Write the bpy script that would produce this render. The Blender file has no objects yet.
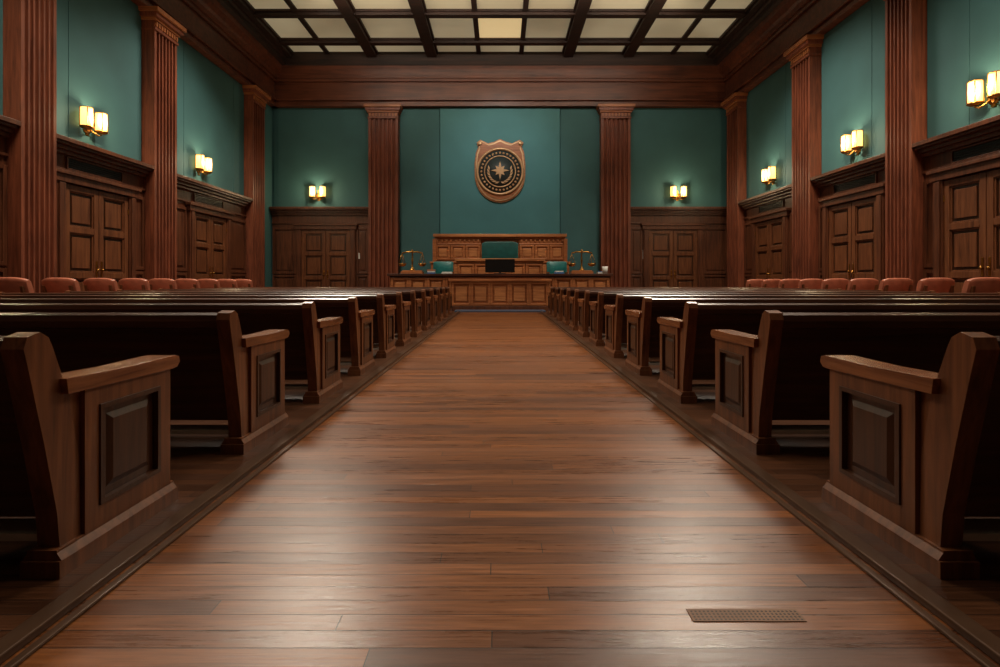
import bpy, bmesh, math, random
from mathutils import Vector, Matrix
random.seed(4)
S = bpy.context.scene
F = 520.0; HC = 1.2; HORIZ = 281.0

# ------------------------------------------------------------------ materials
def lin(c):
    return tuple(((v/255.0)/12.92 if v/255.0 <= 0.04045 else ((v/255.0+0.055)/1.055)**2.4) for v in c) + (1.0,)

def base_mat(name):
    m = bpy.data.materials.new(name); m.use_nodes = True
    nt = m.node_tree
    b = nt.nodes["Principled BSDF"]
    return m, nt, b

def wood(name, dark, light, axis='x', rough=0.35, sc=9.0, bump=0.08, coat=0.0):
    m, nt, b = base_mat(name)
    N = nt.nodes.new; L = nt.links.new
    tc = N('ShaderNodeTexCoord'); oi = N('ShaderNodeObjectInfo')
    mul = N('ShaderNodeMath'); mul.operation = 'MULTIPLY'; mul.inputs[1].default_value = 37.0
    L(oi.outputs['Random'], mul.inputs[0])
    add = N('ShaderNodeVectorMath'); add.operation = 'ADD'
    L(tc.outputs['Object'], add.inputs[0]); L(mul.outputs[0], add.inputs[1])
    mp = N('ShaderNodeMapping'); L(add.outputs[0], mp.inputs['Vector'])
    s = [sc, sc, sc]; s['xyz'.index(axis)] = sc*0.07
    mp.inputs['Scale'].default_value = s
    n1 = N('ShaderNodeTexNoise'); n1.inputs['Scale'].default_value = 1.6; n1.inputs['Detail'].default_value = 7
    n1.inputs['Roughness'].default_value = 0.62; n1.inputs['Distortion'].default_value = 0.6
    L(mp.outputs[0], n1.inputs['Vector'])
    n2 = N('ShaderNodeTexNoise'); n2.inputs['Scale'].default_value = 0.9; n2.inputs['Detail'].default_value = 2
    L(add.outputs[0], n2.inputs['Vector'])
    mx = N('ShaderNodeMath'); mx.operation = 'MULTIPLY_ADD'; mx.inputs[1].default_value = 0.35
    L(n2.outputs['Fac'], mx.inputs[0]); 
    sub = N('ShaderNodeMath'); sub.operation = 'SUBTRACT'; sub.inputs[1].default_value = 0.17
    L(n1.outputs['Fac'], sub.inputs[0]); L(sub.outputs[0], mx.inputs[2])
    cr = N('ShaderNodeValToRGB'); cr.color_ramp.elements[0].position = 0.3; cr.color_ramp.elements[1].position = 0.72
    cr.color_ramp.elements[0].color = lin(dark); cr.color_ramp.elements[1].color = lin(light)
    L(mx.outputs[0], cr.inputs[0]); L(cr.outputs[0], b.inputs['Base Color'])
    b.inputs['Roughness'].default_value = rough
    b.inputs['Coat Weight'].default_value = coat; b.inputs['Coat Roughness'].default_value = 0.2
    bp = N('ShaderNodeBump'); bp.inputs['Strength'].default_value = bump; bp.inputs['Distance'].default_value = 0.01
    L(n1.outputs['Fac'], bp.inputs['Height']); L(bp.outputs[0], b.inputs['Normal'])
    return m

def plain(name, col, rough=0.5, metal=0.0, var=0.15, scale=6.0, bump=0.0):
    m, nt, b = base_mat(name)
    N = nt.nodes.new; L = nt.links.new
    tc = N('ShaderNodeTexCoord'); n = N('ShaderNodeTexNoise'); n.inputs['Scale'].default_value = scale; n.inputs['Detail'].default_value = 5
    L(tc.outputs['Object'], n.inputs['Vector'])
    cr = N('ShaderNodeValToRGB')
    cr.color_ramp.elements[0].position = 0.3; cr.color_ramp.elements[1].position = 0.7
    c = lin(col)
    cr.color_ramp.elements[0].color = tuple(v*(1-var) for v in c[:3])+(1,)
    cr.color_ramp.elements[1].color = tuple(min(1, v*(1+var)) for v in c[:3])+(1,)
    L(n.outputs['Fac'], cr.inputs[0]); L(cr.outputs[0], b.inputs['Base Color'])
    b.inputs['Roughness'].default_value = rough; b.inputs['Metallic'].default_value = metal
    if bump:
        bp = N('ShaderNodeBump'); bp.inputs['Strength'].default_value = bump; bp.inputs['Distance'].default_value = 0.01
        L(n.outputs['Fac'], bp.inputs['Height']); L(bp.outputs[0], b.inputs['Normal'])
    return m

def emit(name, col, strength, base=(230,220,190), var=0.0):
    m, nt, b = base_mat(name)
    b.inputs['Base Color'].default_value = lin(base)
    b.inputs['Emission Color'].default_value = lin(col)
    b.inputs['Emission Strength'].default_value = strength
    b.inputs['Roughness'].default_value = 0.6
    if var:
        N = nt.nodes.new; L = nt.links.new
        tc = N('ShaderNodeTexCoord'); n = N('ShaderNodeTexNoise'); n.inputs['Scale'].default_value = 0.35
        L(tc.outputs['Object'], n.inputs['Vector'])
        mr = N('ShaderNodeMapRange'); mr.inputs['From Min'].default_value = 0.3; mr.inputs['From Max'].default_value = 0.7
        mr.inputs['To Min'].default_value = strength*(1-var); mr.inputs['To Max'].default_value = strength*(1+var)
        L(n.outputs['Fac'], mr.inputs[0]); L(mr.outputs[0], b.inputs['Emission Strength'])
    return m

def floor_mat(name, c1, c2, rough, row=0.085, spec=0.5):
    m, nt, b = base_mat(name)
    N = nt.nodes.new; L = nt.links.new
    tc = N('ShaderNodeTexCoord')
    sp = N('ShaderNodeSeparateXYZ'); L(tc.outputs['Object'], sp.inputs[0])
    dv = N('ShaderNodeMath'); dv.operation = 'DIVIDE'; dv.inputs[1].default_value = row; L(sp.outputs['Y'], dv.inputs[0])
    fl = N('ShaderNodeMath'); fl.operation = 'FLOOR'; L(dv.outputs[0], fl.inputs[0])
    wn = N('ShaderNodeTexWhiteNoise'); wn.noise_dimensions = '1D'; L(fl.outputs[0], wn.inputs['W'])
    ma = N('ShaderNodeMath'); ma.operation = 'MULTIPLY_ADD'; ma.inputs[1].default_value = 11.0
    L(wn.outputs['Value'], ma.inputs[0]); L(sp.outputs['X'], ma.inputs[2])
    cb = N('ShaderNodeCombineXYZ'); L(ma.outputs[0], cb.inputs['X']); L(sp.outputs['Y'], cb.inputs['Y'])
    br = N('ShaderNodeTexBrick'); br.inputs['Scale'].default_value = 1.0
    br.inputs['Brick Width'].default_value = 2.9; br.inputs['Row Height'].default_value = row
    br.inputs['Mortar Size'].default_value = 0.0022; br.inputs['Mortar Smooth'].default_value = 0.3
    br.inputs['Color1'].default_value = lin(c1); br.inputs['Color2'].default_value = lin(c2)
    br.inputs['Mortar'].default_value = lin((22,12,8)); br.offset = 0.0; br.inputs['Bias'].default_value = 0.0
    L(cb.outputs[0], br.inputs['Vector'])
    mp = N('ShaderNodeMapping'); mp.inputs['Scale'].default_value = (1.6, 34, 1); L(cb.outputs[0], mp.inputs['Vector'])
    n = N('ShaderNodeTexNoise'); n.inputs['Scale'].default_value = 1.8; n.inputs['Detail'].default_value = 8; n.inputs['Roughness'].default_value = 0.65
    L(mp.outputs[0], n.inputs['Vector'])
    cr = N('ShaderNodeValToRGB'); cr.color_ramp.elements[0].position = 0.3; cr.color_ramp.elements[1].position = 0.7
    cr.color_ramp.elements[0].color = (0.5,0.47,0.45,1); cr.color_ramp.elements[1].color = (1.45,1.45,1.45,1)
    L(n.outputs['Fac'], cr.inputs[0])
    mx = N('ShaderNodeMix'); mx.data_type = 'RGBA'; mx.blend_type = 'MULTIPLY'; mx.inputs['Factor'].default_value = 1.0
    L(br.outputs['Color'], mx.inputs['A']); L(cr.outputs[0], mx.inputs['B'])
    L(mx.outputs['Result'], b.inputs['Base Color'])
    n2 = N('ShaderNodeTexNoise'); n2.inputs['Scale'].default_value = 1.1; n2.inputs['Detail'].default_value = 1
    L(tc.outputs['Object'], n2.inputs['Vector'])
    ad = N('ShaderNodeMath'); ad.operation = 'MULTIPLY_ADD'; ad.inputs[1].default_value = 0.35
    L(n2.outputs['Fac'], ad.inputs[0]); L(n.outputs['Fac'], ad.inputs[2])
    # per-plank sheen variation
    ad2 = N('ShaderNodeMath'); ad2.operation = 'MULTIPLY_ADD'; ad2.inputs[1].default_value = 0.25
    L(wn.outputs['Value'], ad2.inputs[0]); L(ad.outputs[0], ad2.inputs[2])
    mr = N('ShaderNodeMapRange'); mr.inputs['From Min'].default_value = .45; mr.inputs['From Max'].default_value = 1.15
    mr.inputs['To Min'].default_value = rough-0.08; mr.inputs['To Max'].default_value = rough+0.09
    L(ad2.outputs[0], mr.inputs[0]); L(mr.outputs[0], b.inputs['Roughness'])
    b.inputs['Specular IOR Level'].default_value = spec
    bp = N('ShaderNodeBump'); bp.inputs['Strength'].default_value = 0.6; bp.inputs['Distance'].default_value = 0.002
    sm = N('ShaderNodeMath'); sm.operation = 'SUBTRACT'; L(n.outputs['Fac'], sm.inputs[0]); L(br.outputs['Fac'], sm.inputs[1])
    L(sm.outputs[0], bp.inputs['Height']); L(bp.outputs[0], b.inputs['Normal'])
    return m

W_DX = wood('wood_dark_horizontal', (44,22,14), (88,48,31), 'x', 0.4)
W_PIL = wood('wood_pilaster', (90,47,33), (150,84,58), 'z', 0.42)
W_WZ = wood('wood_wainscot', (64,34,22), (114,66,42), 'z', 0.4)
W_DOOR = wood('wood_door', (80,44,27), (132,81,50), 'z', 0.36)
W_COR = wood('wood_cornice', (70,35,22), (122,67,43), 'x', 0.42, sc=4)
W_PEW = wood('wood_pew_back', (42,22,14), (82,46,28), 'x', 0.3)
W_END = wood('wood_pew_end', (76,43,26), (134,82,50), 'z', 0.32, sc=14)
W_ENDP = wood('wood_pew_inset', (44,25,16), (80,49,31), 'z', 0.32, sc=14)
W_ARM = wood('wood_pew_arm', (90,50,30), (156,98,60), 'y', 0.24, sc=14)
W_JUD = wood('wood_judge', (134,78,44), (194,122,74), 'x', 0.4)
W_JUDP = wood('wood_judge_panel', (146,88,52), (206,138,86), 'x', 0.4)
W_CEIL = wood('wood_ceiling', (30,17,12), (58,34,24), 'x', 0.6, sc=4)
TEAL = plain('teal_plaster', (63,108,111), 0.75, var=0.10, scale=0.8)
TEAL2 = plain('teal_panel', (74,130,134), 0.7, var=0.08, scale=0.8)
BRASS = plain('brass', (170,125,60), 0.3, 1.0)
BRONZE = plain('bronze_gold', (206,162,118), 0.42, 0.4)
BLACK = plain('black_lacquer', (14,14,15), 0.35)
DKSEAL = plain('dark_enamel', (44,54,54), 0.45)
LEATHER = plain('leather_brown', (176,104,80), 0.34, var=0.2, scale=5, bump=0.1)
GREENL = plain('leather_green', (20,72,70), 0.38, var=0.2, scale=5, bump=0.1)
GREEN2 = plain('leather_teal', (34,112,112), 0.38, var=0.2, scale=5, bump=0.1)
PAPER = plain('paper_white', (220,220,215), 0.7, var=0.03)
BLUE = plain('book_blue', (60,110,170), 0.5)
IRON = plain('dark_iron', (30,26,24), 0.45, 0.6)
FLOOR_SHEEN = plain('floor_sheen_strip', (200,192,180), 0.45, var=0.08)  # sheen of the lit floor under the pews, painted as a pale colour
STRIP = plain('edge_strip', (90,66,50), 0.28, 0.3)
VENT = plain('vent_oak', (120,82,52), 0.6)
GLOW = emit('sconce_glass', (255,190,104), 2.7)
CP = emit('ceiling_glass', (208,196,160), 0.21, var=0.35)
CPC = emit('ceiling_glass_warm', (255,222,160), 0.52)
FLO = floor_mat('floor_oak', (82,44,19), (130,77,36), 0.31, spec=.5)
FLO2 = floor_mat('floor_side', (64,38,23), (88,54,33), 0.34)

# ------------------------------------------------------------------ mesh builder
class MB:
    def __init__(s, T=None):
        s.bm = bmesh.new(); s.mats = []; s.T = T or (lambda p: p)
    def mi(s, m):
        if m not in s.mats: s.mats.append(m)
        return s.mats.index(m)
    def face(s, vs, i, smooth=False):
        try:
            f = s.bm.faces.new(vs); f.material_index = i; f.smooth = smooth
        except ValueError: pass
    def v(s, p): return s.bm.verts.new(s.T(tuple(p)))
    def box(s, x0, x1, y0, y1, z0, z1, m):
        i = s.mi(m)
        v = [s.v((x, y, z)) for z in (z0, z1) for y in (y0, y1) for x in (x0, x1)]
        for q in ((0,1,3,2),(4,6,7,5),(0,4,5,1),(2,3,7,6),(0,2,6,4),(1,5,7,3)): s.face([v[k] for k in q], i)
    def prism(s, poly, ax, a0, a1, m, smooth=False):
        i = s.mi(m)
        def P(a, p):
            return {'x': (a, p[0], p[1]), 'y': (p[0], a, p[1]), 'z': (p[0], p[1], a)}[ax]
        A = [s.v(P(a0, p)) for p in poly]; B = [s.v(P(a1, p)) for p in poly]
        n = len(poly)
        for k in range(n): s.face([A[k], A[(k+1) % n], B[(k+1) % n], B[k]], i, smooth)
        s.face(A[::-1], i); s.face(B, i)
    def lathe(s, prof, c, m, ax='z', seg=20, smooth=True):
        i = s.mi(m); rings = []
        for r, h in prof:
            ring = []
            for k in range(seg):
                a = 2*math.pi*k/seg; p, q = r*math.cos(a), r*math.sin(a)
                o = {'z': (p, q, h), 'y': (p, h, q), 'x': (h, p, q)}[ax]
                ring.append(s.v((c[0]+o[0], c[1]+o[1], c[2]+o[2])))
            rings.append(ring)
        for a, b in zip(rings, rings[1:]):
            for k in range(seg): s.face([a[k], a[(k+1) % seg], b[(k+1) % seg], b[k]], i, smooth)
        s.face(rings[0][::-1], i); s.face(rings[-1], i)
    def tube(s, pts, r, m, seg=8):
        i = s.mi(m); pts = [Vector(p) for p in pts]; rings = []
        for k, p in enumerate(pts):
            d = (pts[min(k+1, len(pts)-1)]-pts[max(k-1, 0)]).normalized()
            u = d.orthogonal().normalized() if abs(d.z) > .99 else d.cross(Vector((0,0,1))).normalized()
            w = d.cross(u)
            rings.append([s.v(p+u*r*math.cos(2*math.pi*j/seg)+w*r*math.sin(2*math.pi*j/seg)) for j in range(seg)])
        for a, b in zip(rings, rings[1:]):
            for k in range(seg): s.face([a[k], a[(k+1) % seg], b[(k+1) % seg], b[k]], i, True)
        s.face(rings[0][::-1], i); s.face(rings[-1], i)
    def frame(s, u0, u1, z0, z1, t, w0, w1, m):  # u = first axis, w = second axis
        s.box(u0, u0+t, w0, w1, z0, z1, m); s.box(u1-t, u1, w0, w1, z0, z1, m)
        s.box(u0+t, u1-t, w0, w1, z0, z0+t, m); s.box(u0+t, u1-t, w0, w1, z1-t, z1, m)
    def mesh(s, name):
        bmesh.ops.recalc_face_normals(s.bm, faces=s.bm.faces)
        me = bpy.data.meshes.new(name); s.bm.to_mesh(me); s.bm.free()
        for m in s.mats: me.materials.append(m)
        return me
    def done(s, name, loc=(0,0,0), bevel=0.0, seg=2):
        return obj(name, s.mesh(name), loc, bevel, seg)

def obj(name, me, loc=(0,0,0), bevel=0.0, seg=2, rz=0):
    o = bpy.data.objects.new(name, me); o.location = loc; o.rotation_euler[2] = rz
    S.collection.objects.link(o)
    if bevel:
        b = o.modifiers.new('bevel', 'BEVEL'); b.width = bevel; b.segments = seg
        b.limit_method = 'ANGLE'; b.angle_limit = math.radians(40)
    return o

# ------------------------------------------------------------------ room shell
XW = 11.4; YB = 26.0; YR = -7.0; ZC = 12.95
m = MB()
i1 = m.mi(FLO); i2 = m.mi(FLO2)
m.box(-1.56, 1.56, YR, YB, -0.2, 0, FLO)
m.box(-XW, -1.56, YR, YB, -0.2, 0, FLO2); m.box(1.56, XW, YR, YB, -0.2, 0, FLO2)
m.done('floor')
m = MB(); m.box(-XW-.4, XW+.4, YR-.4, YB+.4, ZC, ZC+.3, W_CEIL); m.done('ceiling')
m = MB(); m.box(-XW-.3, -XW, YR-.3, YB+.3, -.2, ZC, TEAL); m.done('wall_left')
m = MB(); m.box(XW, XW+.3, YR-.3, YB+.3, -.2, ZC, TEAL); m.done('wall_right')
m = MB(); m.box(-XW, XW, YB, YB+.3, -.2, ZC, TEAL); m.done('wall_front')
m = MB(); m.box(-XW, XW, YR-.3, YR, -.2, ZC, W_WZ); m.done('wall_rear')

# aisle edging
for sx, nm in ((-1, 'trim_aisle_left'), (1, 'trim_aisle_right')):
    m = MB()
    a, b = sorted((sx*1.50, sx*1.535)); m.box(a, b, YR+.1, 20.4, 0, .014, STRIP)
    a, b = sorted((sx*1.56, sx*1.64)); m.box(a, b, YR+.1, 20.4, 0, .03, STRIP)
    m.done(nm, bevel=0.006)
# plank-like floor vent
m = MB(); cx, cy = .88, 1.865
m.box(cx-.2, cx+.2, cy-.035, cy+.035, 0, .003, VENT)
for k in range(26):
    for j in range(4):
        x = cx-.19+k*.0150; y = cy-.029+j*.0150
        m.box(x, x+.007, y, y+.007, .003, .0035, IRON)
m.done('floor_vent')

TL = lambda p: (-XW+p[1], p[0], p[2])
TR = lambda p: (XW-p[1], p[0], p[2])
TB = lambda p: (p[0], YB-p[1], p[2])

# cornice / frieze (trim)
def cornice(T, u0, u1, name, k_=1.0):
    m = MB(T)
    m.box(u0, u1, 0, .30, 9.85, 10.0, W_COR)
    m.box(u0, u1, 0, .24, 10.0, 11.05, W_COR)
    m.box(u0, u1, 0, .36, 10.12, 10.2, W_COR)
    m.box(u0, u1, 0, .34, 11.05, 11.2, W_COR)
    prof = [(0,11.2),(.42,11.2),(.46,11.35),(.55,11.42),(.66,11.62),(.70,11.8),(.86,11.85),(.86,12.05),(.95,12.1),(1.05,12.35),(1.05,12.95),(0,12.95)]
    prof = [(p[0] if p[0] < .4 else .36+(p[0]-.36)*k_, p[1]) for p in prof]
    i = m.mi(W_CEIL)
    A = [m.v((u0, p[0], p[1])) for p in prof]; B = [m.v((u1, p[0], p[1])) for p in prof]
    for k in range(len(prof)):
        m.face([A[k], A[(k+1) % len(prof)], B[(k+1) % len(prof)], B[k]], i if k > 4 else m.mi(W_COR))
    m.face(A[::-1], i); m.face(B, i)
    m.done(name, bevel=.012)
cornice(TL, YR, YB, 'trim_cornice_left'); cornice(TR, YR, YB, 'trim_cornice_right'); cornice(TB, -XW+.02, XW-.02, 'trim_cornice_front', .15)

# fluted pilaster
pn = [0]
def pilaster(T, uc, w, dep=.42):
    pn[0] += 1; name = 'trim_pilaster_%d' % pn[0]
    m = MB(T)
    h = w/2
    m.box(uc-h-.12, uc+h+.12, 0, dep+.12, 0, .35, W_PIL)
    m.box(uc-h-.06, uc+h+.06, 0, dep+.06, .35, .55, W_PIL)
    nfl = 6; edge = .08*w/1.2; gw = (w-2*edge)/nfl
    pts = [(uc-h, 0), (uc-h, dep)]
    for k in range(nfl):
        g0 = uc-h+edge+k*gw+gw*.15; g1 = g0+gw*.70
        for j in range(7):
            a = math.pi*j/6
            pts.append(((g0+g1)/2-math.cos(a)*(g1-g0)/2, dep-math.sin(a)*.11))
    pts += [(uc+h, dep), (uc+h, 0)]
    m.prism(pts, 'z', .55, 9.2, W_PIL)
    m.box(uc-h-.03, uc+h+.03, 0, dep+.04, 9.2, 9.28, W_PIL)
    m.box(uc-h, uc+h, 0, dep, 9.28, 9.5, W_PIL)
    m.box(uc-h-.06, uc+h+.06, 0, dep+.08, 9.5, 9.58, W_JUD)
    m.box(uc-h-.12, uc+h+.12, 0, dep+.15, 9.58, 9.72, W_PIL)
    m.box(uc-h-.18, uc+h+.18, 0, dep+.22, 9.72, 9.85, W_JUD)
    n = 9
    for k in range(n):
        u = uc-h+(k+.5)*w/n
        m.box(u-.04, u+.04, dep, dep+.05, 9.31, 9.46, W_JUD)
    m.done(name)
PL = [2.6, 7.4, 12.4, 17.1, 23.7]; PR = [4.8, 9.6, 14.35, 19.0, 24.6]
for u in PL: pilaster(TL, u, .95 if u < 13 else 1.15)
for u in PR: pilaster(TR, u, .95 if u < 15 else 1.15)
pilaster(TB, -5.75, 1.45); pilaster(TB, 5.7, 1.45)

door_n = [0]
def door(T, uc, w, h=3.72):
    door_n[0] += 1
    m = MB(T); u0 = uc-w/2; u1 = uc+w/2
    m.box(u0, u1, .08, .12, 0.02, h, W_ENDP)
    for a, b in ((u0, uc-.01), (uc+.01, u1)):
        m.frame(a, b, .02, h, .16, .12, .18, W_DOOR)
        for z in (1.35, 2.55): m.box(a+.16, b-.16, .12, .18, z-.08, z+.08, W_DOOR)
        for z0, z1 in ((.18, 1.27), (1.43, 2.47), (2.63, h-.16)):
            m.frame(a+.16, b-.16, z0, z1, .04, .12, .155, W_DOOR)
            m.box(a+.27, b-.27, .12, .15, z0+.11, z1-.11, W_DOOR)
    for s in (-1, 1):
        m.box(uc+s*.09-.03, uc+s*.09+.03, .18, .195, 1.3, 1.75, BRASS)
        m.lathe([(.0, .0), (.035, .01), (.04, .04), (.02, .06)], (uc+s*.09, .195, 1.5), BRASS, 'y', 10)
        for z in (.6, 3.2):
            m.box(uc+s*(w/2-.02)-.012, uc+s*(w/2-.02)+.012, .18, .2, z, z+.16, BRASS)
    m.done('door_%d' % door_n[0], bevel=.008)

def bay(T, u0, u1, dc, dw, name, vent=True):
    m = MB(T)
    d0, d1 = dc-dw/2, dc+dw/2
    m.box(u0, u1, 0, .08, 0, 4.8, W_WZ)
    for a, b in ((u0, d0-.28), (d1+.28, u1)):
        if b-a < .15: continue
        m.box(a, b, .08, .16, 0, .4, W_WZ); m.box(a, b, .08, .2, .4, .47, W_WZ)
        if b-a > .35:
            m.frame(a+.02, b-.02, .5, 1.5, .1, .08, .13, W_WZ)
            m.frame(a+.02, b-.02, 1.55, 3.85, .1, .08, .13, W_WZ)
            if b-a > .6:
                m.box(a+.2, b-.2, .08, .11, 1.75, 3.65, W_WZ); m.box(a+.2, b-.2, .08, .11, .7, 1.3, W_WZ)
    # casing
    for a, b in ((d0-.28, d0), (d1, d1+.28)):
        m.box(a, b, .08, .22, 0, 3.75, W_WZ); m.box(a+.05, b-.05, .22, .26, .3, 3.72, W_WZ)
        m.box(a-.02, b+.02, .08, .26, 0, .35, W_WZ)
    m.box(d0-.34, d1+.34, .08, .26, 3.75, 3.95, W_WZ); m.box(d0-.4, d1+.4, .08, .31, 3.95, 4.03, W_WZ)
    # entablature
    m.box(u0, u1, .08, .14, 4.05, 4.12, W_WZ)
    m.box(u0, u1, .08, .18, 4.48, 4.58, W_WZ)
    m.box(u0, u1, .08, .26, 4.58, 4.68, W_WZ)
    m.box(u0, u1, .08, .36, 4.68, 4.75, W_WZ)
    m.box(u0, u1, .08, .42, 4.75, 4.86, W_WZ)
    if vent:
        a, b = dc-dw*.42, dc+dw*.42
        m.box(a, b, .08, .10, 4.14, 4.44, BLACK); m.frame(a-.04, b+.04, 4.12, 4.46, .04, .08, .13, W_WZ)
        for k in range(5): m.box(a, b, .09, .12, 4.18+k*.055, 4.195+k*.055, IRON)
    m.done(name, bevel=.01)
    door(T, dc, dw)

bay(TL, 12.88, 16.52, 14.55, 2.3, 'trim_wainscot_left')
bay(TL, 17.68, 23.12, 20.2, 2.3, 'trim_wainscot_left_b')
bay(TL, 7.88, 11.92, 9.7, 2.3, 'trim_wainscot_left_c')
bay(TR, 10.08, 13.87, 12.0, 2.3, 'trim_wainscot_right')
bay(TR, 14.83, 18.42, 16.6, 2.3, 'trim_wainscot_right_b')
bay(TR, 19.58, 24.02, 21.7, 2.3, 'trim_wainscot_right_c')
bay(TR, 5.28, 9.12, 7.2, 2.3, 'trim_wainscot_right_d')
bay(TL, 3.08, 6.92, 5.0, 2.3, 'trim_wainscot_left_d')
bay(TB, -11.35, -6.5, -8.65, 2.4, 'trim_wainscot_front_left', False)
bay(TB, 6.45, 11.35, 8.6, 2.4, 'trim_wainscot_front_right', False)

# teal fabric boards with seams
def boards(T, segs, z0, z1, name, w=.05, mat=TEAL2):
    m = MB(T)
    for a, b in segs: m.box(a+.008, b-.008, 0, w, z0, z1, mat)
    m.done(name, bevel=.01)
m = MB(TB)
m.box(-2.98, 2.98, 0, .09, 0.1, 9.84, TEAL2)
for s in (-1, 1):
    a, b = sorted((s*3.02, s*4.98)); m.box(a, b, 0, .05, .1, 9.84, TEAL)
m.done('trim_teal_boards_front', bevel=.012)
boards(TB, [(-11.3, -6.5)], 4.86, 9.84, 'trim_teal_boards_front_left', .03, TEAL)
boards(TB, [(6.45, 11.3)], 4.86, 9.84, 'trim_teal_boards_front_right', .03, TEAL)
boards(TL, [(8,9.9),(9.9,11.8)], 4.86, 9.84, 'trim_teal_boards_left_a', .03, TEAL)
boards(TL, [(13,13.7),(13.7,16.5)], 4.86, 9.84, 'trim_teal_boards_left_b', .03, TEAL)
boards(TL, [(17.8,18.7),(18.7,22.2),(22.2,23.1)], 4.86, 9.84, 'trim_teal_boards_left_c', .03, TEAL)
boards(TR, [(10.2,12.6),(12.6,13.85)], 4.86, 9.84, 'trim_teal_boards_right_a', .03, TEAL)
boards(TR, [(14.85,15.9),(15.9,18.4)], 4.86, 9.84, 'trim_teal_boards_right_b', .03, TEAL)
boards(TR, [(19.6,20.7),(20.7,24.0)], 4.86, 9.84, 'trim_teal_boards_right_c', .03, TEAL)

# ------------------------------------------------------------------ ceiling coffers
xb = [(-10.45,1), (-8.5,0), (-6.3,1), (-3.35,1), (-1.05,0), (1.05,0), (3.35,1), (6.3,1), (8.5,0), (10.45,1)]
yb = [24.3-2.55*k for k in range(12)]
m = MB()
for x, t in xb:
    h = .24 if t else .11
    m.box(x-h, x+h, YR+.05, YB-.4, 12.18 if t else 12.36, ZC, W_CEIL)
    if t:
        m.box(x-h-.08, x+h+.08, YR+.05, YB-.4, 12.34, ZC, W_CEIL)
for k, y in enumerate(yb):
    m.box(-10.6, 10.6, y-.16, y+.16, 12.26, ZC, W_CEIL); m.box(-10.6, 10.6, y-.24, y+.24, 12.38, ZC, W_CEIL)
m.done('trim_ceiling_beams', bevel=.015)
m = MB()
ys = [YB-.38]+yb
for k in range(len(ys)-1):
    for j in range(len(xb)-1):
        xa, xc = xb[j][0], xb[j+1][0]
        y0, y1 = ys[k+1]+.2, ys[k]-(.2 if k else .05)
        mm = CPC if (k == 1 and j == 4) else CP
        m.box(xa+.08, xc-.08, y0, y1, 12.46, 12.5, mm)
m.done('ceiling_light_panel')

# ------------------------------------------------------------------ sconces
def sconce(T, uc, z):
    m = MB(T)
    m.lathe([(.0, 0), (.16, 0), (.16, .03), (.10, .06), (.04, .07)], (uc, .03, z-.18), BRASS, 'y', 20)
    m.box(uc-.05, uc+.05, .03, .06, z-.4, z+.12, BRASS)
    for s in (-1, 1):
        u = uc+s*.26
        m.tube([(uc, .08, z-.18), (uc+s*.08, .16, z-.30), (uc+s*.18, .22, z-.36), (u, .24, z-.32), (u, .24, z-.26)], .022, BRASS)
        m.lathe([(.0, z-.30), (.09, z-.29), (.16, z-.25), (.16, z-.22), (.0, z-.22)], (u, .24, 0), BRASS, 'z', 20)
        m.lathe([(.0, z-.22), (.135, z-.22), (.14, z), (.135, z+.27), (.0, z+.27)], (u, .24, 0), GLOW, 'z', 24)
        m.lathe([(.15, z+.27), (.15, z+.29), (.0, z+.295)], (u, .24, 0), BRASS, 'z', 20)
        for k in range(4):
            a = math.pi/4+k*math.pi/2
            m.box(u+.145*math.cos(a)-.008, u+.145*math.cos(a)+.008, .24+.145*math.sin(a)-.008, .24+.145*math.sin(a)+.008, z-.22, z+.27, BRASS)
    m.done('wall_sconce')
    l = bpy.data.lights.new('sconce_bulb', 'POINT'); l.energy = 60; l.color = (1, .76, .46); l.shadow_soft_size = .12
    o = bpy.data.objects.new('sconce_bulb', l); o.location = T((uc, .66, z+.05)); S.collection.objects.link(o)
for T, u in ((TL, 9.6), (TL, 14.3), (TL, 19.6), (TR, 11.95), (TR, 16.5), (TR, 21.6), (TR, 7.2), (TB, -9.05), (TB, 8.85)):
    sconce(T, u, 5.6)

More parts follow.
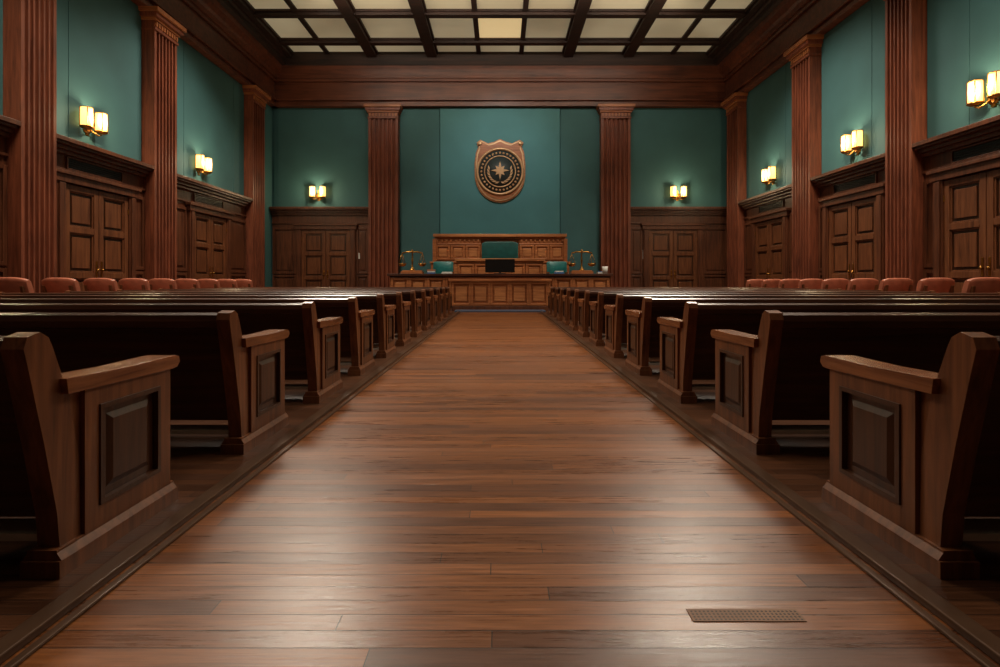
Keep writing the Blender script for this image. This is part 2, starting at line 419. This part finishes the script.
# ------------------------------------------------------------------ pews
def pew_mesh(sx, L):
    m = MB(lambda p: (sx*p[0], p[1], p[2]))
    post = [(.04,.0),(.14,.0),(.13,.45),(.07,.74),(.0,.93),(-.02,.975),(-.06,1.0),(-.115,.985),(-.13,.94),(-.11,.86),(-.04,.55),(.02,.25)]
    for x0, x1, out in ((0, .10, True), (L-.10, L, False)):
        m.prism(post, 'x', x0+.005, x1-.005, W_END)
        m.prism([(.10,.1),(.70,.1),(.71,.72),(.06,.74)], 'x', x0+.01, x1-.01, W_END)
        # plinth
        m.box(x0-.03, x1+.03, -.01, .76, 0, .07, W_END)
        m.prism([(-.03,.07),(.13,.07),(.11,.10),(.11,.11),(-.01,.11),(-.01,.10)], 'y', .0, .75, W_END) if out else m.box(x0-.015, x1+.015, 0, .75, .07, .11, W_END)
        # front stile
        m.box(x0, x1, .64, .725, .1, .73, W_END)
        # arm rest
        arm = [(.04,.735),(.72,.725),(.76,.73),(.785,.755),(.775,.785),(.74,.795),(.40,.79),(.03,.80)]
        m.prism(arm, 'x', x0-.025, x1+.03, W_ARM)
    for x0, x1 in ((-.012, .012), (L-.012, L+.012)):
        m.box(x0, x1, .14, .22, .11, .73, W_END); m.box(x0, x1, .63, .72, .11, .73, W_END)
        m.box(x0, x1, .22, .63, .11, .20, W_END); m.box(x0, x1, .22, .63, .65, .73, W_END)
    # inset: moulding + raised field on aisle face
    def fr(a0,a1,z0,z1,t,x0,x1,mt):
        m.box(x0,x1,a0,a0+t,z0,z1,mt); m.box(x0,x1,a1-t,a1,z0,z1,mt)
        m.box(x0,x1,a0+t,a1-t,z0,z0+t,mt); m.box(x0,x1,a0+t,a1-t,z1-t,z1,mt)
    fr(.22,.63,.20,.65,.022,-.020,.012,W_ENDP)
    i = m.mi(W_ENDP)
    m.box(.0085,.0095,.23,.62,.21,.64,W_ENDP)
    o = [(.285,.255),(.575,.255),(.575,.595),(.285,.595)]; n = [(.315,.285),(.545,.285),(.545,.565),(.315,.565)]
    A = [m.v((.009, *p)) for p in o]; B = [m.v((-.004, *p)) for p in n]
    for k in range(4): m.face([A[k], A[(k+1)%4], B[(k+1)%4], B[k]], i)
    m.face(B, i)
    # back slab
    a, b = .10, L-.10
    m.prism([(.07,.24),(.115,.24),(.09,.5),(-.04,.93),(-.075,.92),(.03,.5)], 'x', a, b, W_PEW)
    m.prism([(-.01,.90),(-.025,.965),(-.06,.985),(-.105,.97),(-.115,.93),(-.095,.885),(-.04,.87)], 'x', a, b, W_PEW)
    m.box(a, b, .06, .10, .22, .32, W_PEW)
    # seat + apron
    m.prism([(.10,.41),(.60,.43),(.635,.445),(.635,.47),(.60,.48),(.08,.455)], 'x', a, b, W_PEW)
    m.box(a, b, .56, .585, .34, .43, W_PEW)
    # supports; pale strip stands in for lit floor seen below the back
    for f in (1/3, 2/3):
        x = L*f; m.prism([(.10,0),(.60,0),(.60,.42),(.10,.42)], 'x', x-.03, x+.03, W_PEW)
    m.box(a, b, .06, .20, .12, .15, FLOOR_SHEEN)
    return m.mesh('wooden_pew')
LP = 7.40
meL, meR = pew_mesh(-1, LP), pew_mesh(1, LP)
for k in range(12):
    y = 2.10+1.5*k
    obj('wooden_pew', meL, (-1.80, y, 0), .006)
    obj('wooden_pew', meR, (1.80, y, 0), .006)

# ------------------------------------------------------------------ side chairs
def chair_mesh():
    m = MB()
    for x in (-.30, .30):
        for y in (-.28, .28):
            m.prism([(x-.03,y-.03),(x+.03,y-.03),(x+.03,y+.03),(x-.03,y+.03)], 'z', 0, .44, W_END)
        m.prism([(-.30,.42),(-.22,.42),(-.26,.8),(-.34,1.1),(-.40,1.1),(-.34,.75)], 'x', x-.03, x+.03, W_END)
        m.prism([(-.30,.66),(.26,.66),(.30,.68),(.28,.71),(-.30,.71)], 'x', x-.045, x+.045, W_ARM)
        m.box(x-.025, x+.025, .20, .25, .42, .67, W_END)
    m.box(-.33, .33, -.31, .31, .36, .44, W_END)
    m.prism([(-.27,.44),(.30,.44),(.33,.49),(.30,.54),(.0,.56),(-.27,.53)], 'x', -.30, .30, LEATHER)
    back = [(-.24,.5),(-.19,.52),(-.22,.8),(-.28,1.1),(-.33,1.24),(-.38,1.28),(-.43,1.26),(-.44,1.2),(-.38,1.0),(-.31,.75)]
    # bowed back built from slices
    i = m.mi(LEATHER); n = 12; rings = []
    for j in range(n+1):
        t = -1+2*j/n; x = t*.38; e = (1-t**4)
        rings.append([m.v((x, y-.05*e*0+.08*t*t, .5+(z-.5)*(0.93+.07*e))) for y, z in back])
    for a, b in zip(rings, rings[1:]):
        for k in range(len(back)): m.face([a[k], a[(k+1)%len(back)], b[(k+1)%len(back)], b[k]], i, True)
    m.face(rings[0][::-1], i); m.face(rings[-1], i)
    return m.mesh('leather_armchair')
cm = chair_mesh()
for k in range(9):
    y = 10.9+1.19*k
    obj('leather_armchair', cm, (-9.98, y+.0, 0), .01)
    obj('leather_armchair', cm, (9.98, y+.1, 0), .01)

# ------------------------------------------------------------------ judge area
# dais
m = MB()
m.box(-4.9, 4.9, 22.4, 25.55, 0, .85, W_JUD)
m.box(-5.0, 5.0, 22.3, 22.4, .78, .85, W_JUD)
m.done('judge_dais')
# step before the clerk counter
m = MB(); m.box(-1.75, 1.75, 20.05, 20.55, 0, .07, plain('step_slate', (80,92,115), .35)); m.done('trim_step', bevel=.01)

# clerk counter
m = MB()
yc = 21.2
m.box(-4.5, 4.5, yc+.05, yc+.15, 0, 1.35, W_JUD)
m.box(-4.5, 4.5, yc, yc+.9, 1.35, 1.40, W_DX); m.box(-4.6, 4.6, yc-.06, yc+.95, 1.40, 1.5, W_DX)
m.box(-4.5, -4.4, yc+.15, yc+.85, 0, 1.35, W_JUD); m.box(4.4, 4.5, yc+.15, yc+.85, 0, 1.35, W_JUD)
m.box(-4.5, 4.5, yc-.01, yc+.05, 0, .22, W_WZ)
n = 12
for k in range(n):
    a = -4.45+k*8.9/n; b = a+8.9/n
    m.frame(a, b, .24, 1.33, .1, yc, yc+.05, W_JUD)
    m.box(a+.17, b-.17, yc+.02, yc+.05, .42, 1.15, W_JUDP)
# projecting front
yp = 20.65
m.box(-1.95, 1.95, yp+.05, yc, 0, 1.18, W_JUD)
m.box(-2.05, 2.05, yp-.05, yc, 1.18, 1.28, W_JUD)
m.box(-2.0, 2.0, yp, yc, 0, .2, W_WZ)
n = 5
for k in range(n):
    a = -1.92+k*3.84/n; b = a+3.84/n
    m.frame(a, b, .22, 1.16, .09, yp, yp+.05, W_JUD)
    m.box(a+.16, b-.16, yp+.02, yp+.05, .40, .98, W_JUDP)
m.done('clerk_counter', bevel=.012)

# judge's bench: back screen with wings, centre recess
m = MB(); z0 = .851; yj = 24.6
for s in (-1, 1):
    a, b = sorted((s*.92, s*3.05))
    m.box(a, b, yj, yj+.25, z0, 3.2, W_JUD)
    m.box(a-.04, b+.04, yj-.06, yj+.3, 3.2, 3.28, W_JUD)
    m.box(a-.1, b+.1, yj-.14, yj+.35, 3.28, 3.42, W_JUDP)
    m.box(a-.02, b+.02, yj-.04, yj, 2.92, 2.98, W_JUD)
    for k in range(10):
        u = a+.1+k*(b-a-.2)/9.0; m.box(u-.04, u+.04, yj-.05, yj, 3.06, 3.16, W_JUDP)
    for k in range(3):
        c = a+k*(b-a)/3; d = c+(b-a)/3
        m.frame(c+.02, d-.02, 2.2, 2.9, .09, yj-.05, yj, W_JUD)
        m.box(c+.17, d-.17, yj-.03, yj, 2.35, 2.75, W_JUDP)
        m.frame(c+.02, d-.02, 1.0, 2.14, .09, yj-.05, yj, W_JUD)
        m.box(c+.17, d-.17, yj-.03, yj, 1.15, 1.98, W_JUDP)
    e = s*3.0; m.box(min(e, e+s*.18), max(e, e+s*.18), yj-.08, yj+.3, z0, 3.2, W_JUD)
    # return wing
    a, b = sorted((s*2.98, s*3.13)); m.box(a, b, 23.5, yj, z0, 2.0, W_JUD); m.box(a-.05, b+.05, 23.45, yj, 2.0, 2.08, W_JUDP)
m.box(-.92, .92, yj+.12, yj+.25, z0, 3.2, W_JUD)
m.box(-1.0, 1.0, yj+.0, yj+.3, 3.2, 3.28, W_JUD); m.box(-1.0, 1.0, yj-.1, yj+.35, 3.28, 3.42, W_JUDP)
m.done('judge_back_screen', bevel=.012)

# judge desk
m = MB(); yd = 23.1
m.box(-1.9, 1.9, yd, yd+.1, z0, 2.08, W_JUD)
m.box(-1.9, -1.8, yd+.1, yd+.5, z0, 2.08, W_JUD); m.box(1.8, 1.9, yd+.1, yd+.5, z0, 2.08, W_JUD)
m.box(-2.0, 2.0, yd-.1, yd+.55, 2.08, 2.2, W_JUDP)
m.box(-1.93, 1.93, yd-.04, yd, 1.98, 2.08, W_JUD)
for k in range(5):
    a = -1.88+k*3.76/5; b = a+3.76/5
    m.frame(a+.02, b-.02, 1.0, 1.96, .08, yd-.04, yd, W_JUD)
    m.box(a+.16, b-.16, yd-.025, yd, 1.16, 1.8, W_JUDP)
m.done('judge_desk', bevel=.012)

# high-back green chairs
def green_chair(w, top, name, loc, mt):
    m = MB()
    m.lathe([(.0,0),(.26,.0),(.26,.05),(.05,.1),(.04,.4),(.0,.4)], (0,0,0), IRON, 'z', 20)
    m.prism([(-.3,.40),(.28,.40),(.3,.52),(-.3,.50)], 'x', -w*.46, w*.46, mt)
    for s in (-1, 1):
        x = s*w*.46; m.box(x-.05, x+.05, -.25, .3, .68, .74, W_ARM); m.box(x-.03, x+.03, -.2, -.14, .42, .68, W_ARM); m.box(x-.03, x+.03, .18, .24, .42, .68, W_ARM)
    i = m.mi(mt); n = 12; rings = []; h = top
    prof = [(.20,.5),(.24,.5),(.28,h*.7),(.33,h-.04),(.31,h),(.26,h),(.22,h-.04),(.18,h*.7)]
    for j in range(n+1):
        t = -1+2*j/n; e = 1-abs(t)**9
        rings.append([m.v((t*w*.5, y-.08*t*t, .5+(z-.5)*(.94+.06*e))) for y, z in prof])
    for a, b in zip(rings, rings[1:]):
        for k in range(len(prof)): m.face([a[k], a[(k+1)%8], b[(k+1)%8], b[k]], i, True)
    m.face(rings[0][::-1], i); m.face(rings[-1], i)
    m.done(name, loc, bevel=.01)
green_chair(1.7, 2.2, 'judge_chair', (0, 24.05, .851), GREENL)
green_chair(.88, 1.22, 'clerk_chair', (-2.5, 22.75, .851), GREEN2)
green_chair(.88, 1.22, 'clerk_chair', (2.5, 22.75, .851), GREEN2)

# dark monitor on counter centre
m = MB()
m.box(-.25, .25, 21.75, 22.0, 1.5, 1.53, BLACK); m.box(-.05, .05, 21.85, 21.9, 1.53, 1.65, BLACK)
m.box(-.62, .62, 21.84, 21.9, 1.56, 2.12, BLACK); m.box(-.58, .58, 21.9, 21.91, 1.62, 2.08, IRON)
m.done('computer_monitor', bevel=.01)

# brass balance scales at each end of the counter
def scales(x, nm):
    m = MB()
    m.box(-.45, .45, -.2, .2, 0, .10, W_JUD); m.box(-.40, .40, -.16, .16, .10, .14, W_JUDP)
    m.lathe([(.12,.14),(.10,.18),(.035,.24),(.03,.5),(.05,.55),(.03,.6),(.025,.92),(.05,.96),(.0,1.02)], (0,0,0), BRASS, 'z', 16)
    m.tube([(-.42,0,.86),(-.2,0,.92),(0,0,.90),(.2,0,.92),(.42,0,.86)], .03, BRASS)
    for s in (-1, 1):
        for dx, dy in ((-.14,-.08),(.14,-.08),(0,.15)):
            m.tube([(s*.42,0,.86),(s*.42+dx,dy,.42)], .010, BRASS, 6)
        m.lathe([(.0,.30),(.10,.315),(.17,.40),(.18,.43),(.165,.43),(.09,.37),(.0,.355)], (s*.42,0,0), BRASS, 'z', 20)
    m.done(nm, (x, 21.65, 1.5))
scales(-3.65, 'balance_scales'); scales(3.4, 'balance_scales')

# small items on counter
m = MB()
for k, (c, w) in enumerate(((BLUE, .32), (PAPER, .30), (W_JUD, .34))): m.box(-w/2, w/2, -.12, .12, k*.06, k*.06+.055, c)
m.done('book_stack', (-2.85, 21.6, 1.5), bevel=.005)
m = MB(); m.lathe([(.0,0),(.10,0),(.12,.30),(.105,.30),(.09,.02),(.0,.02)], (0,0,0), PAPER, 'z', 20); m.done('paper_cup', (4.32, 21.4, 1.5))
m = MB(); m.box(-.2,.2,-.14,.14,0,.08,PAPER); m.box(-.18,.18,-.13,.13,.08,.11,BLUE); m.done('paper_stack', (4.28, 21.85, 1.5))
m = MB(); m.box(-.22,.22,-.15,.15,0,.05,PAPER); m.box(-.18,.2,-.13,.15,.05,.08,PAPER); m.done('paper_stack', (-2.2, 21.6, 1.5))
m = MB(); m.box(-.2,.2,-.13,.13,0,.07,BLUE); m.box(-.17,.17,-.12,.12,.07,.12,PAPER); m.done('book_stack', (2.45, 21.6, 1.5))
# switch plate / notice by right door
m = MB(TB); m.box(7.02, 7.14, .08, .11, 2.3, 2.75, PAPER); m.done('wall_notice_plate')
m = MB(TB); m.box(-7.1, -6.98, .08, .11, 2.3, 2.6, PAPER); m.done('wall_switch_plate')

# ------------------------------------------------------------------ seal
m = MB(TB)
out = [(-1.16,1.46),(-.98,1.60),(-.6,1.42),(-.3,1.50),(0,1.64),(.3,1.50),(.6,1.42),(.98,1.60),(1.16,1.46),(1.08,1.25),(1.2,.95),(1.26,.4),(1.26,-.1)]
for k in range(1, 16):
    a = -k*math.pi/16; out.append((1.26*math.cos(a), -.1+1.42*math.sin(a)))
out += [(-1.26,-.1),(-1.26,.4),(-1.2,.95),(-1.08,1.25)]
Z = 6.62
m.prism([(x, Z+z) for x, z in out], 'y', .09, .17, W_JUDP)
m.prism([(x*.95, Z+z*.955) for x, z in out], 'y', .17, .22, BRONZE)
m.prism([(x*.90, Z+z*.91) for x, z in out], 'y', .21, .235, W_JUD)
def ring(r0, r1, w0, w1, mt, seg=56):
    m.lathe([(r0, w0), (r0, w1*.6+w0*.4), ((r0+r1)/2, w1), (r1, w1*.6+w0*.4), (r1, w0)], (0, 0, Z), mt, 'y', seg)
m.lathe([(1.14,.22),(1.14,.26),(0.01,.26)], (0,0,Z), DKSEAL, 'y', 56)
ring(1.06, 1.18, .24, .33, BRONZE)
m.lathe([(.74,.26),(.74,.30),(.79,.31),(.79,.26)], (0,0,Z), BRONZE, 'y', 48)
m.lathe([(.73,.26),(.73,.29),(.01,.29)], (0,0,Z), DKSEAL, 'y', 48)
for k in range(32):
    a = 2*math.pi*k/32; r = .92
    m.lathe([(.0,.26),(.06,.27),(.05,.30),(.0,.31)], (r*math.cos(a), 0, Z+r*math.sin(a)), BRONZE, 'y', 8)
st = []
for k in range(16):
    a = math.pi/2+k*math.pi/8; r = (.46 if k % 4 == 0 else (.32 if k % 2 == 0 else .18)); st.append((r*math.cos(a), Z+.04+r*math.sin(a)))
m.prism(st, 'y', .28, .34, BRONZE)
for s in (-1, 1):
    for k in range(7):
        a = -math.pi/2+s*(.25+k*.27); c = (.57*math.cos(a), Z+.57*math.sin(a)); b = a+s*1.0
        d = (math.cos(b), math.sin(b)); n_ = (-d[1], d[0])
        m.prism([(c[0]-d[0]*.12, c[1]-d[1]*.12), (c[0]+n_[0]*.05, c[1]+n_[1]*.05), (c[0]+d[0]*.13, c[1]+d[1]*.13), (c[0]-n_[0]*.05, c[1]-n_[1]*.05)], 'y', .28, .33, BRONZE)
for x, z in ((-1.0,1.43),(1.0,1.43)):
    m.lathe([(.10,.2),(.10,.27),(.06,.29),(.0,.29)], (x, 0, Z+z-.03), BRONZE, 'y', 20)
m.done('wall_seal')

# ------------------------------------------------------------------ lights
def aim(o, loc, tgt):
    o.location = loc
    o.rotation_euler = (Vector(tgt)-Vector(loc)).to_track_quat('-Z', 'Y').to_euler(); S.collection.objects.link(o)
def spot(loc, tgt, e, size, blend, col, r=.25, name='added_fill_spot'):
    l = bpy.data.lights.new(name, 'SPOT'); l.energy = e; l.spot_size = math.radians(size); l.spot_blend = blend; l.color = col; l.shadow_soft_size = r
    aim(bpy.data.objects.new(name, l), loc, tgt)
def area(loc, sx, sy, e, col, name='added_fill_area', spread=110, tgt=None):  # added fill lamps above the view, supplementing the glowing ceiling panels
    l = bpy.data.lights.new(name, 'AREA'); l.shape = 'RECTANGLE'; l.size = sx; l.size_y = sy; l.energy = e; l.color = col
    l.spread = math.radians(spread)
    aim(bpy.data.objects.new(name, l), loc, tgt or (loc[0], loc[1]+.001, 0))
WARM = (1, .85, .68)
for s in (-1, 1):
    area((s*6.8, 18.6, 11.9), 2.0, 2.0, 215, (1,.87,.70), spread=85, tgt=(s*1.6, 3.5, 0))  # added pair, tilted to lay highlights on the aisle floor and near pews
    area((s*7.4, 17.6, 12.1), 1.7, 2.0, 500, WARM)
    area((s*7.4, 10.4, 12.1), 1.7, 2.0, 300, WARM)
    area((s*4.8, 3.7, 12.1), 1.7, 2.0, 120, WARM)
area((0, 8.6, 12.1), 1.7, 2.0, 150, WARM)
area((0, 19.9, 12.0), 15, .3, 150, (1,.84,.66), name='added_frieze_fill', spread=120, tgt=(0, 26, 10.2))  # added strip lamp just out of view, lifts the front frieze
spot((0, 15.9, 12.1), (0, 10.0, 0), 1300, 36, 1.0, (1,.74,.44))  # added warm pool of light on the middle of the aisle
spot((0, 18.4, 12.1), (0, 26, 6.2), 950, 56, 1.0, (.95,1,.98))
spot((-2.2, 18.4, 12.1), (-.6, 24, 1.5), 1000, 28, .9, (1,.84,.64))
spot((2.2, 18.4, 12.1), (.6, 24, 1.5), 1000, 28, .9, (1,.84,.64))

w = bpy.data.worlds.new('world'); S.world = w; w.use_nodes = True
w.node_tree.nodes['Background'].inputs[0].default_value = (.02, .02, .025, 1)
w.node_tree.nodes['Background'].inputs[1].default_value = .3

# ------------------------------------------------------------------ camera
cam = bpy.data.cameras.new('camera'); cam.sensor_width = 36; cam.lens = F/1000*36
cam.shift_y = (HORIZ-333.5)/1000.0; cam.clip_start = .05
co = bpy.data.objects.new('camera', cam); co.location = (0, 0, HC); co.rotation_euler = (math.pi/2, 0, 0)
S.collection.objects.link(co); S.camera = co
S.view_settings.view_transform = 'Standard'
S.view_settings.exposure = 0
